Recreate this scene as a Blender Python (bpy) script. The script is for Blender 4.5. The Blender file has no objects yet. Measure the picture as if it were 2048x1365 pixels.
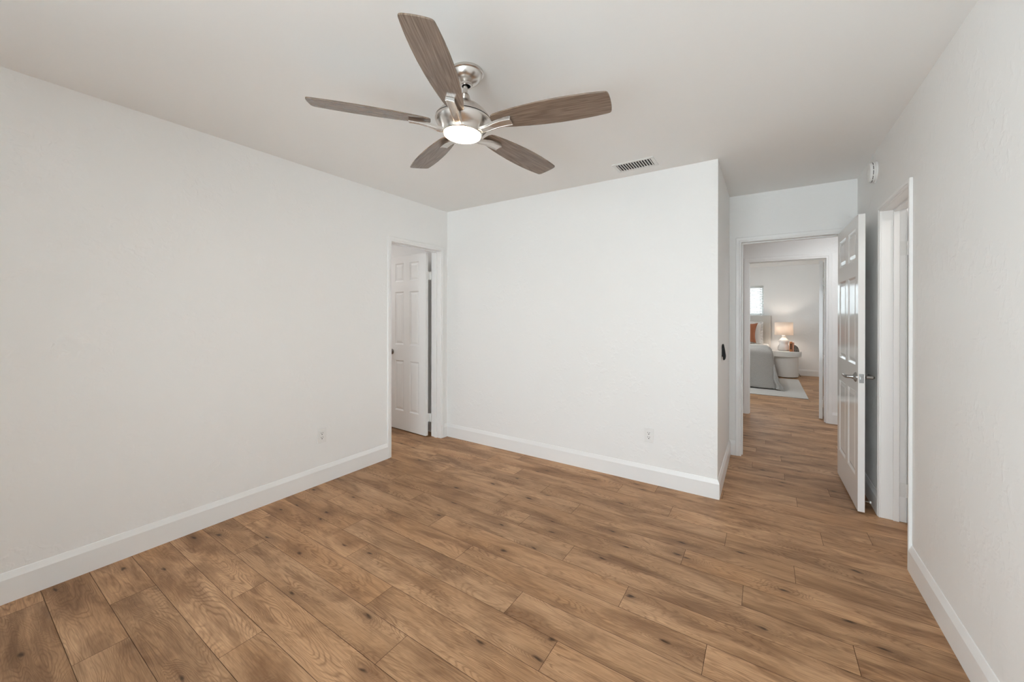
import bpy, bmesh, math, random
from mathutils import Matrix, Vector

PI = math.pi
SC = bpy.context.scene
COL = SC.collection
random.seed(7)

# ------------------------------------------------------------------ dimensions (metres)
XL, YB, XC, YD, XR = -2.868, 3.171, -0.278, 4.2625, 0.628   # left wall, back wall, outside corner, hall-door wall, right wall
H = 2.44
YR = -1.45                                                     # rear wall, behind the camera
Y2, Y2B = 6.165, 6.28                                          # bedroom wall across the hall
YF = 10.78                                                     # bedroom far wall

# ------------------------------------------------------------------ camera
cam_data = bpy.data.cameras.new('camera')
cam = bpy.data.objects.new('camera', cam_data)
COL.objects.link(cam)
cam.location = (0, 0, 1.3138)
cam.rotation_euler = (Matrix.Rotation(math.radians(34.087), 4, 'Z') @ Matrix.Rotation(math.radians(90 - 0.069), 4, 'X')
                      @ Matrix.Rotation(math.radians(0.073), 4, 'Z')).to_euler()
cam_data.sensor_width = 36
cam_data.lens = 36 * 776.165 / 2048
cam_data.shift_x = -(1004.08 - 1024) / 2048
cam_data.shift_y = (632.47 - 682.5) / 2048
cam_data.clip_start = 0.02
SC.camera = cam

# ------------------------------------------------------------------ sky, daylight, exposure
W = bpy.data.worlds.new('daylight')
SC.world = W
W.use_nodes = True
bg = W.node_tree.nodes['Background']
bg.inputs['Strength'].default_value = 8.7
_tc = W.node_tree.nodes.new('ShaderNodeTexCoord')
_sx = W.node_tree.nodes.new('ShaderNodeSeparateXYZ')
_cr = W.node_tree.nodes.new('ShaderNodeValToRGB')
_mr = W.node_tree.nodes.new('ShaderNodeMapRange')
_mr.inputs['From Min'].default_value = -0.15
_mr.inputs['From Max'].default_value = 0.15
_cr.color_ramp.elements[0].color = (0.99, 1.08, 1.13, 1)      # ground half, brightened to lift the ceilings
_cr.color_ramp.elements[1].color = (0.84, 0.93, 1.01, 1)       # hazy sky
W.node_tree.links.new(_tc.outputs['Generated'], _sx.inputs[0])
W.node_tree.links.new(_sx.outputs['Z'], _mr.inputs['Value'])
W.node_tree.links.new(_mr.outputs[0], _cr.inputs['Fac'])
W.node_tree.links.new(_cr.outputs['Color'], bg.inputs['Color'])

def area_light(name, loc, rot, sx, sy, energy=0, color=(1, 1, 1), portal=False):
    l = bpy.data.lights.new(name, 'AREA')
    l.shape = 'RECTANGLE'
    l.size, l.size_y = sx, sy
    l.energy = energy
    l.color = color
    if portal:
        l.cycles.is_portal = True
    o = bpy.data.objects.new(name, l)
    COL.objects.link(o)
    o.location = loc
    o.rotation_euler = rot
    return o

REAR_WIN = (-1.50, 0.55, 0.06, 2.08)          # x0, x1, z0, z1 in the rear wall, enlarged for more light
LEFT_ADDED_WIN = (-1.40, -0.05, 0.45, 2.12)           # added out of frame in the left wall to light the right wall: y0, y1, z0, z1
BED_WIN = (-1.25, -0.022, 1.325, 2.01)         # in the bedroom's far wall
SIDE_ADDED_WIN = (7.2, 9.2, 0.8, 2.1)                # y0, y1, z0, z1 in the bedroom's left wall, added for brightness
area_light('rear_window_portal', ((REAR_WIN[0] + REAR_WIN[1]) / 2, YR - 0.11, (REAR_WIN[2] + REAR_WIN[3]) / 2), (PI / 2, 0, PI), 2.05, 2.02, portal=True)
area_light('added_left_portal', (XL - 0.115, -0.725, 1.285), (PI / 2, 0, PI / 2), 1.35, 1.67, portal=True)
area_light('bedroom_window_portal', (-0.636, YF + 0.11, 1.667), (-PI / 2, 0, PI), 1.228, 0.685, portal=True)
area_light('bedroom_side_portal', (-3.31, 8.2, 1.45), (PI / 2, 0, PI / 2), 2.0, 1.3, portal=True)
area_light('hall_fill', (0.9, 5.25, 2.42), (0, 0, 0), 0.3, 0.3, 12, (0.96, 1.0, 1.03))  # unseen fill, added because the closed hall needs light
area_light('closet_lamp', (-4.1, 2.2, 2.42), (0, 0, 0), 0.4, 0.4, 9, (1.0, 0.99, 0.98))
area_light('bedroom_fill', (-0.6, 8.3, 2.42), (0, 0, 0), 0.4, 0.4, 15, (1.0, 0.99, 0.98))  # unseen fill added to brighten the bedroom wall
area_light('bathroom_fill', (1.3, 3.0, 2.42), (0, 0, 0), 0.3, 0.3, 6.5, (1.0, 0.96, 0.92))  # unseen fill added so light spills into the alcove

SC.view_settings.view_transform = 'Standard'
SC.view_settings.look = 'None'
SC.view_settings.gamma = 1.0
SC.view_settings.use_curve_mapping = False
SC.view_settings.exposure = 0.0
SC.cycles.max_bounces = 14
SC.cycles.diffuse_bounces = 8
SC.cycles.glossy_bounces = 6
SC.cycles.transparent_max_bounces = 12
SC.cycles.sample_clamp_indirect = 6.0

# ------------------------------------------------------------------ material helpers
def new_mat(name):
    m = bpy.data.materials.new(name)
    m.use_nodes = True
    nt = m.node_tree
    return m, nt, nt.nodes['Principled BSDF']

def mat(name, color, rough=0.5, metal=0.0, bump=None, spec=0.5, emit=None, sheen=0.0):
    m, nt, b = new_mat(name)
    b.inputs['Base Color'].default_value = (*color, 1)
    b.inputs['Roughness'].default_value = rough
    b.inputs['Metallic'].default_value = metal
    b.inputs['Specular IOR Level'].default_value = spec
    if sheen:
        b.inputs['Sheen Weight'].default_value = sheen
    if emit:
        b.inputs['Emission Color'].default_value = (*emit[0], 1)
        b.inputs['Emission Strength'].default_value = emit[1]
    if bump:
        scale, strength, dist = bump
        tc = nt.nodes.new('ShaderNodeTexCoord')
        n = nt.nodes.new('ShaderNodeTexNoise')
        n.inputs['Scale'].default_value = scale
        n.inputs['Detail'].default_value = 3
        bp = nt.nodes.new('ShaderNodeBump')
        bp.inputs['Strength'].default_value = strength
        bp.inputs['Distance'].default_value = dist
        nt.links.new(tc.outputs['Object'], n.inputs['Vector'])
        nt.links.new(n.outputs['Fac'], bp.inputs['Height'])
        nt.links.new(bp.outputs['Normal'], b.inputs['Normal'])
    return m

def srgb(r, g, b):
    f = lambda c: (c / 255 / 12.92) if c <= 10 else ((c / 255 + 0.055) / 1.055) ** 2.4
    return (f(r), f(g), f(b))

def math_node(nt, op, a, b=None, c=None):
    n = nt.nodes.new('ShaderNodeMath')
    n.operation = op
    for i, v in enumerate((a, b, c)):
        if v is None:
            continue
        if isinstance(v, (int, float)):
            n.inputs[i].default_value = v
        else:
            nt.links.new(v, n.inputs[i])
    return n.outputs[0]

def scaled(nt, vec, s, loc=(0, 0, 0)):
    n = nt.nodes.new('ShaderNodeMapping')
    n.inputs['Scale'].default_value = s
    n.inputs['Location'].default_value = loc
    nt.links.new(vec, n.inputs['Vector'])
    return n.outputs['Vector']

def noise(nt, vec, scale=1.0, detail=3.0, rough=0.5, dist=0.0):
    n = nt.nodes.new('ShaderNodeTexNoise')
    n.inputs['Scale'].default_value = scale
    n.inputs['Detail'].default_value = detail
    n.inputs['Roughness'].default_value = rough
    n.inputs['Distortion'].default_value = dist
    nt.links.new(vec, n.inputs['Vector'])
    return n.outputs['Fac']

def ramp(nt, fac, stops):
    n = nt.nodes.new('ShaderNodeValToRGB')
    e = n.color_ramp.elements
    while len(e) < len(stops):
        e.new(0.5)
    for el, (p, c) in zip(e, stops):
        el.position = p
        el.color = (*c, 1) if len(c) == 3 else c
    nt.links.new(fac, n.inputs['Fac'])
    return n.outputs['Color']

def mix(nt, fac, a, b, blend='MIX'):
    n = nt.nodes.new('ShaderNodeMix')
    n.data_type = 'RGBA'
    n.blend_type = blend
    if isinstance(fac, (int, float)):
        n.inputs[0].default_value = fac
    else:
        nt.links.new(fac, n.inputs[0])
    for i, v in ((6, a), (7, b)):
        if isinstance(v, tuple):
            n.inputs[i].default_value = (*v, 1)
        else:
            nt.links.new(v, n.inputs[i])
    return n.outputs[2]

def wall_material():
    m, nt, b = new_mat('wall_paint')
    b.inputs['Base Color'].default_value = (0.885, 0.882, 0.873, 1)
    b.inputs['Roughness'].default_value = 0.42
    b.inputs['Specular IOR Level'].default_value = 0.35
    tc = nt.nodes.new('ShaderNodeTexCoord')
    a = noise(nt, tc.outputs['Object'], 26, 2, 0.5, 0.4)
    a2 = noise(nt, tc.outputs['Object'], 5, 2)
    peel = ramp(nt, a, [(0.50, (0, 0, 0)), (0.66, (1, 1, 1))])
    mask = ramp(nt, a2, [(0.40, (0, 0, 0)), (0.60, (1, 1, 1))])
    h = math_node(nt, 'MULTIPLY', peel, mask)
    bp = nt.nodes.new('ShaderNodeBump')
    bp.inputs['Strength'].default_value = 0.22
    bp.inputs['Distance'].default_value = 0.004
    nt.links.new(h, bp.inputs['Height'])
    nt.links.new(bp.outputs['Normal'], b.inputs['Normal'])
    return m

def floor_material():
    m, nt, b = new_mat('oak_laminate')
    uv = nt.nodes.new('ShaderNodeUVMap')
    uv.uv_map = 'grain'
    at = nt.nodes.new('ShaderNodeAttribute')
    at.attribute_name = 'tone'
    g = uv.outputs['UV']
    # knots: sparse cells, each with a dark heart and rings around it
    vo = nt.nodes.new('ShaderNodeTexVoronoi')
    vo.inputs['Scale'].default_value = 1.0
    vo.voronoi_dimensions = '2D'
    vo.inputs['Randomness'].default_value = 0.85
    wob = nt.nodes.new('ShaderNodeMix'); wob.data_type = 'VECTOR'
    wn = nt.nodes.new('ShaderNodeTexNoise'); wn.inputs['Scale'].default_value = 9
    nt.links.new(scaled(nt, g, (1, 3, 1)), wn.inputs['Vector'])
    va = nt.nodes.new('ShaderNodeVectorMath'); va.operation = 'MULTIPLY_ADD'
    nt.links.new(wn.outputs['Color'], va.inputs[0])
    va.inputs[1].default_value = (0.22, 0.22, 0)
    nt.links.new(scaled(nt, g, (2.8, 8.0, 1)), va.inputs[2])
    nt.links.new(va.outputs[0], vo.inputs['Vector'])
    d = vo.outputs['Distance']
    sep = nt.nodes.new('ShaderNodeSeparateColor')
    nt.links.new(vo.outputs['Color'], sep.inputs[0])
    has = math_node(nt, 'GREATER_THAN', sep.outputs[0], 0.60)
    heart = ramp(nt, d, [(0.02, (1, 1, 1)), (0.075, (0, 0, 0))])
    halo = ramp(nt, d, [(0.05, (1, 1, 1)), (0.36, (0, 0, 0))])
    heart = math_node(nt, 'MULTIPLY', heart, has)
    halo = math_node(nt, 'MULTIPLY', halo, has)
    # growth-ring field
    n1 = noise(nt, scaled(nt, g, (1.15, 7.5, 1)), 1.0, 2.5, 0.45, 0.35)
    field = math_node(nt, 'MULTIPLY_ADD', halo, 0.16, n1)
    fine_w = noise(nt, scaled(nt, g, (9, 42, 1)), 1.0, 2)
    field = math_node(nt, 'MULTIPLY_ADD', fine_w, 0.022, field)
    rings = math_node(nt, 'SINE', math_node(nt, 'MULTIPLY', field, 260.0))
    rings = math_node(nt, 'MULTIPLY_ADD', rings, 0.5, 0.5)
    rings = math_node(nt, 'POWER', rings, 3.2)
    rmask = ramp(nt, noise(nt, scaled(nt, g, (2.2, 9, 1), (3, 5, 0)), 1.0, 2), [(0.38, (0, 0, 0)), (0.62, (1, 1, 1))])
    rings = math_node(nt, 'MULTIPLY', rings, math_node(nt, 'MULTIPLY_ADD', rmask, 0.8, 0.2))
    fibre = noise(nt, scaled(nt, g, (10, 330, 1)), 1.0, 3, 0.6)
    grain = noise(nt, scaled(nt, g, (6, 190, 1), (8, 3, 0)), 1.0, 3, 0.65, 0.2)
    grain = ramp(nt, grain, [(0.44, (0, 0, 0)), (0.66, (1, 1, 1))])
    # smoky patches, broad and small
    smoke = noise(nt, scaled(nt, g, (2.4, 8.0, 1), (11, 2, 0)), 1.0, 4, 0.6, 0.6)
    smoke = ramp(nt, smoke, [(0.46, (0, 0, 0)), (0.65, (1, 1, 1))])
    streak = noise(nt, scaled(nt, g, (3.2, 36, 1), (4, 7, 0)), 1.0, 3, 0.6, 0.3)
    streak = ramp(nt, streak, [(0.50, (0, 0, 0)), (0.78, (1, 1, 1))])
    warm = noise(nt, scaled(nt, g, (1.0, 4, 1), (1, 9, 0)), 1.0, 2)
    base = mix(nt, ramp(nt, warm, [(0.35, (0, 0, 0)), (0.65, (1, 1, 1))]), srgb(188, 146, 108), srgb(213, 172, 134))
    base = mix(nt, math_node(nt, 'MULTIPLY', smoke, 0.66), base, srgb(113, 79, 52))
    base = mix(nt, math_node(nt, 'MULTIPLY', streak, 0.34), base, srgb(106, 73, 47))
    base = mix(nt, math_node(nt, 'MULTIPLY', rings, 0.52), base, srgb(108, 74, 47))
    base = mix(nt, math_node(nt, 'MULTIPLY', grain, 0.36), base, srgb(112, 78, 52))
    base = mix(nt, math_node(nt, 'MULTIPLY_ADD', fibre, 0.6, -0.16), base, srgb(116, 82, 55))
    base = mix(nt, math_node(nt, 'MULTIPLY', halo, 0.45), base, srgb(98, 67, 43))
    base = mix(nt, math_node(nt, 'MULTIPLY', heart, 0.85), base, srgb(52, 35, 23))
    hsv = nt.nodes.new('ShaderNodeHueSaturation')
    nt.links.new(base, hsv.inputs['Color'])
    hsv.inputs['Saturation'].default_value = 1.01
    nt.links.new(math_node(nt, 'MULTIPLY_ADD', at.outputs['Fac'], 0.24, 0.90), hsv.inputs['Value'])
    nt.links.new(hsv.outputs['Color'], b.inputs['Base Color'])
    b.inputs['Roughness'].default_value = 0.46
    b.inputs['Specular IOR Level'].default_value = 0.26
    bp = nt.nodes.new('ShaderNodeBump')
    bp.inputs['Strength'].default_value = 0.12
    bp.inputs['Distance'].default_value = 0.001
    nt.links.new(math_node(nt, 'ADD', fibre, math_node(nt, 'MULTIPLY', rings, 0.4)), bp.inputs['Height'])
    nt.links.new(bp.outputs['Normal'], b.inputs['Normal'])
    return m

def blade_material():
    m, nt, b = new_mat('blade_walnut')
    tc = nt.nodes.new('ShaderNodeTexCoord')
    oi = nt.nodes.new('ShaderNodeObjectInfo')
    ad = nt.nodes.new('ShaderNodeVectorMath'); ad.operation = 'ADD'
    cm = nt.nodes.new('ShaderNodeCombineXYZ')
    nt.links.new(math_node(nt, 'MULTIPLY', oi.outputs['Random'], 37.0), cm.inputs[2])
    nt.links.new(tc.outputs['Object'], ad.inputs[0])
    nt.links.new(cm.outputs[0], ad.inputs[1])
    g = ad.outputs[0]
    f = noise(nt, scaled(nt, g, (1.5, 17, 1)), 1.0, 2, 0.45, 0.15)
    ln = math_node(nt, 'MULTIPLY_ADD', math_node(nt, 'SINE', math_node(nt, 'MULTIPLY', f, 80)), 0.5, 0.5)
    fib = noise(nt, scaled(nt, g, (7, 190, 1)), 1.0, 3, 0.6)
    c = mix(nt, ramp(nt, fib, [(0.3, (0, 0, 0)), (0.7, (1, 1, 1))]), srgb(106, 89, 77), srgb(142, 122, 106))
    c = mix(nt, math_node(nt, 'MULTIPLY', math_node(nt, 'POWER', ln, 3.0), 0.4), c, srgb(80, 65, 55))
    nt.links.new(c, b.inputs['Base Color'])
    b.inputs['Roughness'].default_value = 0.2
    return m

def knit_material():
    m, nt, b = new_mat('knit_grey')
    tc = nt.nodes.new('ShaderNodeTexCoord')
    g = tc.outputs['UV']
    w1 = nt.nodes.new('ShaderNodeTexVoronoi')
    w1.inputs['Scale'].default_value = 1.0
    w1.inputs['Randomness'].default_value = 0.8
    w1.voronoi_dimensions = '2D'
    nt.links.new(scaled(nt, g, (150, 105, 1)), w1.inputs['Vector'])
    c = ramp(nt, w1.outputs['Distance'], [(0.15, srgb(188, 186, 182)), (0.80, srgb(158, 155, 151))])
    nt.links.new(c, b.inputs['Base Color'])
    b.inputs['Roughness'].default_value = 0.95
    b.inputs['Specular IOR Level'].default_value = 0.1
    bp = nt.nodes.new('ShaderNodeBump')
    bp.inputs['Strength'].default_value = 0.5
    bp.inputs['Distance'].default_value = 0.006
    nt.links.new(math_node(nt, 'SUBTRACT', 1.0, w1.outputs['Distance']), bp.inputs['Height'])
    nt.links.new(bp.outputs['Normal'], b.inputs['Normal'])
    return m

def stone_material():
    m, nt, b = new_mat('striped_stone')
    tc = nt.nodes.new('ShaderNodeTexCoord')
    n = noise(nt, scaled(nt, tc.outputs['Object'], (60, 60, 60)), 1.0, 3, 0.6, 0.8)
    nt.links.new(ramp(nt, n, [(0.4, srgb(70, 64, 58)), (0.6, srgb(132, 124, 114))]), b.inputs['Base Color'])
    b.inputs['Roughness'].default_value = 0.6
    return m

def glass_material():
    m, nt, b = new_mat('window_glass')
    nt.nodes.remove(b)
    out = nt.nodes['Material Output']
    t = nt.nodes.new('ShaderNodeBsdfTransparent')
    t.inputs[0].default_value = (0.95, 0.97, 0.97, 1)
    gl = nt.nodes.new('ShaderNodeBsdfGlossy')
    gl.inputs['Roughness'].default_value = 0.02
    fr = nt.nodes.new('ShaderNodeFresnel')
    mx = nt.nodes.new('ShaderNodeMixShader')
    nt.links.new(fr.outputs[0], mx.inputs[0])
    nt.links.new(t.outputs[0], mx.inputs[1])
    nt.links.new(gl.outputs[0], mx.inputs[2])
    nt.links.new(mx.outputs[0], out.inputs['Surface'])
    return m

def blind_material():
    m, nt, b = new_mat('blind_vinyl')
    out = nt.nodes['Material Output']
    b.inputs['Base Color'].default_value = (0.86, 0.86, 0.85, 1)
    b.inputs['Roughness'].default_value = 0.5
    t = nt.nodes.new('ShaderNodeBsdfTranslucent')
    t.inputs[0].default_value = (0.85, 0.85, 0.84, 1)
    mx = nt.nodes.new('ShaderNodeMixShader')
    mx.inputs[0].default_value = 0.46
    nt.links.new(b.outputs[0], mx.inputs[1])
    nt.links.new(t.outputs[0], mx.inputs[2])
    nt.links.new(mx.outputs[0], out.inputs['Surface'])
    return m

def metal_material(name, color, rough, aniso):
    m, nt, b = new_mat(name)
    b.inputs['Base Color'].default_value = (*color, 1)
    b.inputs['Metallic'].default_value = 1.0
    b.inputs['Roughness'].default_value = rough
    b.inputs['Anisotropic'].default_value = aniso
    tg = nt.nodes.new('ShaderNodeTangent')
    tg.direction_type = 'RADIAL'
    tg.axis = 'Z'
    nt.links.new(tg.outputs[0], b.inputs['Tangent'])
    return m

def shade_material():
    m, nt, b = new_mat('linen_shade')
    nt.nodes.remove(b)
    out = nt.nodes['Material Output']
    d = nt.nodes.new('ShaderNodeBsdfDiffuse')
    d.inputs[0].default_value = (*srgb(240, 230, 220), 1)
    t = nt.nodes.new('ShaderNodeBsdfTranslucent')
    t.inputs[0].default_value = (*srgb(244, 236, 228), 1)
    mx = nt.nodes.new('ShaderNodeMixShader')
    mx.inputs[0].default_value = 0.46
    nt.links.new(d.outputs[0], mx.inputs[1])
    nt.links.new(t.outputs[0], mx.inputs[2])
    nt.links.new(mx.outputs[0], out.inputs['Surface'])
    return m

M = {
    'wall': wall_material(),
    'ceiling': mat('ceiling_paint', (0.90, 0.897, 0.888), 0.7, bump=(30, 0.06, 0.003), spec=0.2),
    'trim': mat('trim_paint', (0.88, 0.877, 0.87), 0.3),
    'door': mat('door_gloss_paint', (0.86, 0.86, 0.853), 0.115),
    'oak': floor_material(),
    'seam': mat('plank_seam', srgb(84, 56, 36), 0.8),
    'nickel': metal_material('brushed_nickel', (0.66, 0.62, 0.585), 0.26, 0.4),
    'chrome': mat('satin_steel', (0.40, 0.39, 0.38), 0.26, 1.0),
    'pewter': mat('dark_pewter', (0.30, 0.28, 0.26), 0.3, 1.0),
    'gap_shade': mat('painted_gap_shade', (0.02, 0.02, 0.02), 0.9),  # paints the shade inside the canopy opening and housing groove
    'lens': mat('lit_lens', (0.9, 0.9, 0.88), 0.5, emit=((1.0, 0.74, 0.48), 46.0)),
    'blade': blade_material(),
    'plastic': mat('white_plastic', (0.84, 0.835, 0.82), 0.35),
    'vent': mat('vent_enamel', (0.80, 0.80, 0.79), 0.4),
    'slot': mat('painted_slot_shade', (0.03, 0.03, 0.03), 0.8),  # paints the shade of slots that are not cut in
    'duct': mat('duct_shade_dark', (0.03, 0.03, 0.03), 0.7),
    'black': mat('black_plastic', (0.006, 0.0065, 0.006), 0.5, spec=0.25),
    'brass': mat('painted_hinge', (0.80, 0.795, 0.78), 0.35),
    'knit': knit_material(),
    'linen': mat('white_linen', srgb(226, 224, 220), 0.9, bump=(60, 0.3, 0.003), spec=0.1),
    'headboard': mat('pale_upholstery', srgb(204, 200, 194), 0.95, bump=(150, 0.3, 0.002), spec=0.1),
    'rust': mat('rust_velvet', srgb(160, 103, 74), 0.85, bump=(90, 0.3, 0.002), spec=0.2, sheen=0.2),
    'rug': mat('grey_rug', srgb(196, 194, 190), 0.98, bump=(160, 0.6, 0.004), spec=0.05),
    'plaster': mat('plaster_white', srgb(228, 227, 224), 0.75, bump=(40, 0.15, 0.002), spec=0.2),
    'ceramic': mat('matte_ceramic', srgb(232, 228, 224), 0.5),
    'shade': shade_material(),
    'bulb': mat('warm_bulb', (1, 1, 1), 0.5, emit=((1.0, 0.87, 0.75), 165.0)),
    'book_brown': mat('book_cloth_orange', srgb(200, 130, 82), 0.7),
    'book_pink': mat('book_cloth_salmon', srgb(214, 158, 132), 0.7),
    'ink': mat('book_ink', srgb(58, 42, 34), 0.7),
    'paper': mat('paper', srgb(232, 224, 208), 0.9),
    'stone': stone_material(),
    'glass': glass_material(),
    'blind': blind_material(),
    'cord_grey': mat('blind_cord', (0.45, 0.45, 0.44), 0.8),
    'cord': mat('lamp_cord', (0.03, 0.03, 0.03), 0.6),
}

# ------------------------------------------------------------------ mesh helpers
def add_box(bm, x0, x1, y0, y1, z0, z1):
    v = [bm.verts.new(p) for p in ((x0, y0, z0), (x1, y0, z0), (x1, y1, z0), (x0, y1, z0),
                                   (x0, y0, z1), (x1, y0, z1), (x1, y1, z1), (x0, y1, z1))]
    for f in ((3, 2, 1, 0), (4, 5, 6, 7), (0, 1, 5, 4), (1, 2, 6, 5), (2, 3, 7, 6), (3, 0, 4, 7)):
        bm.faces.new([v[i] for i in f])

def add_lathe(bm, prof, n=48, ox=0, oy=0):
    rings = []
    for r, z in prof:
        if r < 1e-6:
            rings.append([bm.verts.new((ox, oy, z))])
        else:
            rings.append([bm.verts.new((ox + r * math.cos(2 * PI * k / n), oy + r * math.sin(2 * PI * k / n), z)) for k in range(n)])
    for a, b in zip(rings, rings[1:]):
        for k in range(n):
            k2 = (k + 1) % n
            if len(a) == 1 and len(b) == 1:
                continue
            if len(a) == 1:
                bm.faces.new((a[0], b[k], b[k2]))
            elif len(b) == 1:
                bm.faces.new((a[k], a[k2], b[0]))
            else:
                bm.faces.new((a[k], a[k2], b[k2], b[k]))

def add_tube(bm, pts, r, n=10, cap=True):
    pts = [Vector(p) for p in pts]
    rings = []
    for i, p in enumerate(pts):
        d = (pts[min(i + 1, len(pts) - 1)] - pts[max(i - 1, 0)]).normalized()
        up = Vector((0, 0, 1)) if abs(d.z) < 0.9 else Vector((1, 0, 0))
        a = d.cross(up).normalized()
        b = a.cross(d).normalized()
        rr = r[i] if isinstance(r, (list, tuple)) else r
        rings.append([bm.verts.new(p + rr * (math.cos(2 * PI * k / n) * a + math.sin(2 * PI * k / n) * b)) for k in range(n)])
    for A, B in zip(rings, rings[1:]):
        for k in range(n):
            bm.faces.new((A[k], A[(k + 1) % n], B[(k + 1) % n], B[k]))
    if cap:
        bm.faces.new(rings[0])
        bm.faces.new(rings[-1][::-1])

def add_sweep(bm, path, prof, side=1):
    """profile (offset, z) swept along a floor path with mitred corners; side=1 puts the offset on the left of the path"""
    P = [Vector((p[0], p[1])) for p in path]
    N = []
    for i in range(len(P)):
        ns = []
        for a, b in ((i - 1, i), (i, i + 1)):
            if a >= 0 and b < len(P):
                d = (P[b] - P[a]).normalized()
                ns.append(Vector((-d.y, d.x)) * side)
        if len(ns) == 1:
            N.append(ns[0])
        else:
            s = ns[0] + ns[1]
            N.append(s / (s.length_squared / 2))
    rows = [[bm.verts.new((P[i].x + o * N[i].x, P[i].y + o * N[i].y, z)) for o, z in prof] for i in range(len(P))]
    n = len(prof)
    for A, B in zip(rows, rows[1:]):
        for k in range(n):
            bm.faces.new((A[k], A[(k + 1) % n], B[(k + 1) % n], B[k]))
    bm.faces.new(rows[0])
    bm.faces.new(rows[-1][::-1])

def finish(bm, recalc=True):
    if recalc:
        bmesh.ops.recalc_face_normals(bm, faces=bm.faces[:])

def obj(name, bm, material, parent=None, smooth=False, bevel=0, seg=2, recalc=True):
    finish(bm, recalc)
    me = bpy.data.meshes.new(name)
    bm.to_mesh(me)
    bm.free()
    for m in (material if isinstance(material, (list, tuple)) else [material]):
        me.materials.append(m)
    if smooth:
        for p in me.polygons:
            p.use_smooth = True
    o = bpy.data.objects.new(name, me)
    COL.objects.link(o)
    if parent:
        o.parent = parent
    if bevel:
        b = o.modifiers.new('bevel', 'BEVEL')
        b.width = bevel
        b.segments = seg
        b.limit_method = 'ANGLE'
    if smooth:
        try:
            me.set_sharp_from_angle(angle=math.radians(38))
        except Exception:
            pass
    return o

def tag(o, label, cat, group=None, kind=None):
    o['label'] = label
    o['category'] = cat
    if group:
        o['group'] = group
    if kind:
        o['kind'] = kind
    return o

def thing(name, label, cat, loc=(0, 0, 0), rotz=0, group=None, kind=None):
    o = bpy.data.objects.new(name, None)
    COL.objects.link(o)
    o.empty_display_size = 0.1
    o.location = loc
    o.rotation_euler = (0, 0, rotz)
    return tag(o, label, cat, group, kind)

def struct(name, bm, material, label, cat, **kw):
    o = obj(name, bm, material, **kw)
    return tag(o, label, cat, kind='structure')

def boxes(*bs):
    bm = bmesh.new()
    for b in bs:
        add_box(bm, *b)
    return bm

# ================================================================== THE SETTING
# ---- floor: rows of planks along X, joints where the photograph has them
PW, PL, Y00 = 0.1605, 1.190, 0.2985
JOINT = {-1: -2.74, 0: -2.144, 1: -2.452, 2: -1.727, 3: -2.037, 4: -1.212, 5: -1.492, 6: -0.69, 7: -0.95, 8: -1.379,
         9: -0.544, 10: -0.896, 11: -0.084, 12: -0.365, 13: -1.061, 14: -0.187, 15: -0.521, 16: 0.281, 17: 0.515,
         18: -0.25, 19: 0.19, 21: 0.398, 23: -0.088, 25: 0.127, 28: 0.01}

def build_floor():
    bm = bmesh.new()
    uvl = bm.loops.layers.uv.new('grain')
    tone = bm.loops.layers.float_color.new('tone')
    x0, x1, y0, y1 = -5.2, 2.4, YR - 0.15, YF + 0.14
    gap = 0.00095
    n0 = int(math.floor((y0 - Y00) / PW))
    n1 = int(math.ceil((y1 - Y00) / PW))
    for n in range(n0, n1):
        ya, yb = Y00 + n * PW, Y00 + (n + 1) * PW
        ya, yb = max(ya, y0), min(yb, y1)
        if yb - ya < 0.01:
            continue
        j = JOINT.get(n, random.uniform(0, PL))
        j -= math.ceil((j - x0) / PL) * PL
        while j < x1:
            a, b = max(j, x0), min(j + PL, x1)
            if b - a > 0.01:
                vs = [bm.verts.new(p) for p in ((a + gap, ya + gap, 0), (b - gap, ya + gap, 0), (b - gap, yb - gap, 0), (a + gap, yb - gap, 0))]
                f = bm.faces.new(vs)
                f.material_index = 0
                ou, ov, t = random.uniform(0, 60), random.uniform(0, 60), random.random()
                fl = random.choice((1, -1))
                for lp, v in zip(f.loops, vs):
                    lp[uvl].uv = (ou + fl * (v.co.x - j), ov + (v.co.y - ya))
                    lp[tone] = (t, t, t, 1)
            j += PL
    v = [bm.verts.new(p) for p in ((x0, y0, -0.002), (x1, y0, -0.002), (x1, y1, -0.002), (x0, y1, -0.002))]
    bm.faces.new(v).material_index = 1
    return struct('floor', bm, [M['oak'], M['seam']], 'brown oak plank floor with staggered joints', 'floor', recalc=False)

build_floor()

# ---- walls and ceiling
struct('ceiling', boxes((-5.3, 2.5, YR - 0.2, YF + 0.2, H, H + 0.1)), M['ceiling'], 'smooth off-white flat ceiling', 'ceiling')

DL = (2.404, 3.063, 2.0)      # left doorway: y0, y1, head
DR = (2.856, 3.475, 1.995)      # right doorway
DH = (-0.180, 0.548, 2.0)     # hall doorway: x0, x1, head
DB = (-0.173, 0.622, 2.025)   # bedroom doorway
J = 0.02                      # jamb thickness
TL, TR, TH, TB = 0.126, 0.114, 0.118, Y2B - Y2

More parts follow.
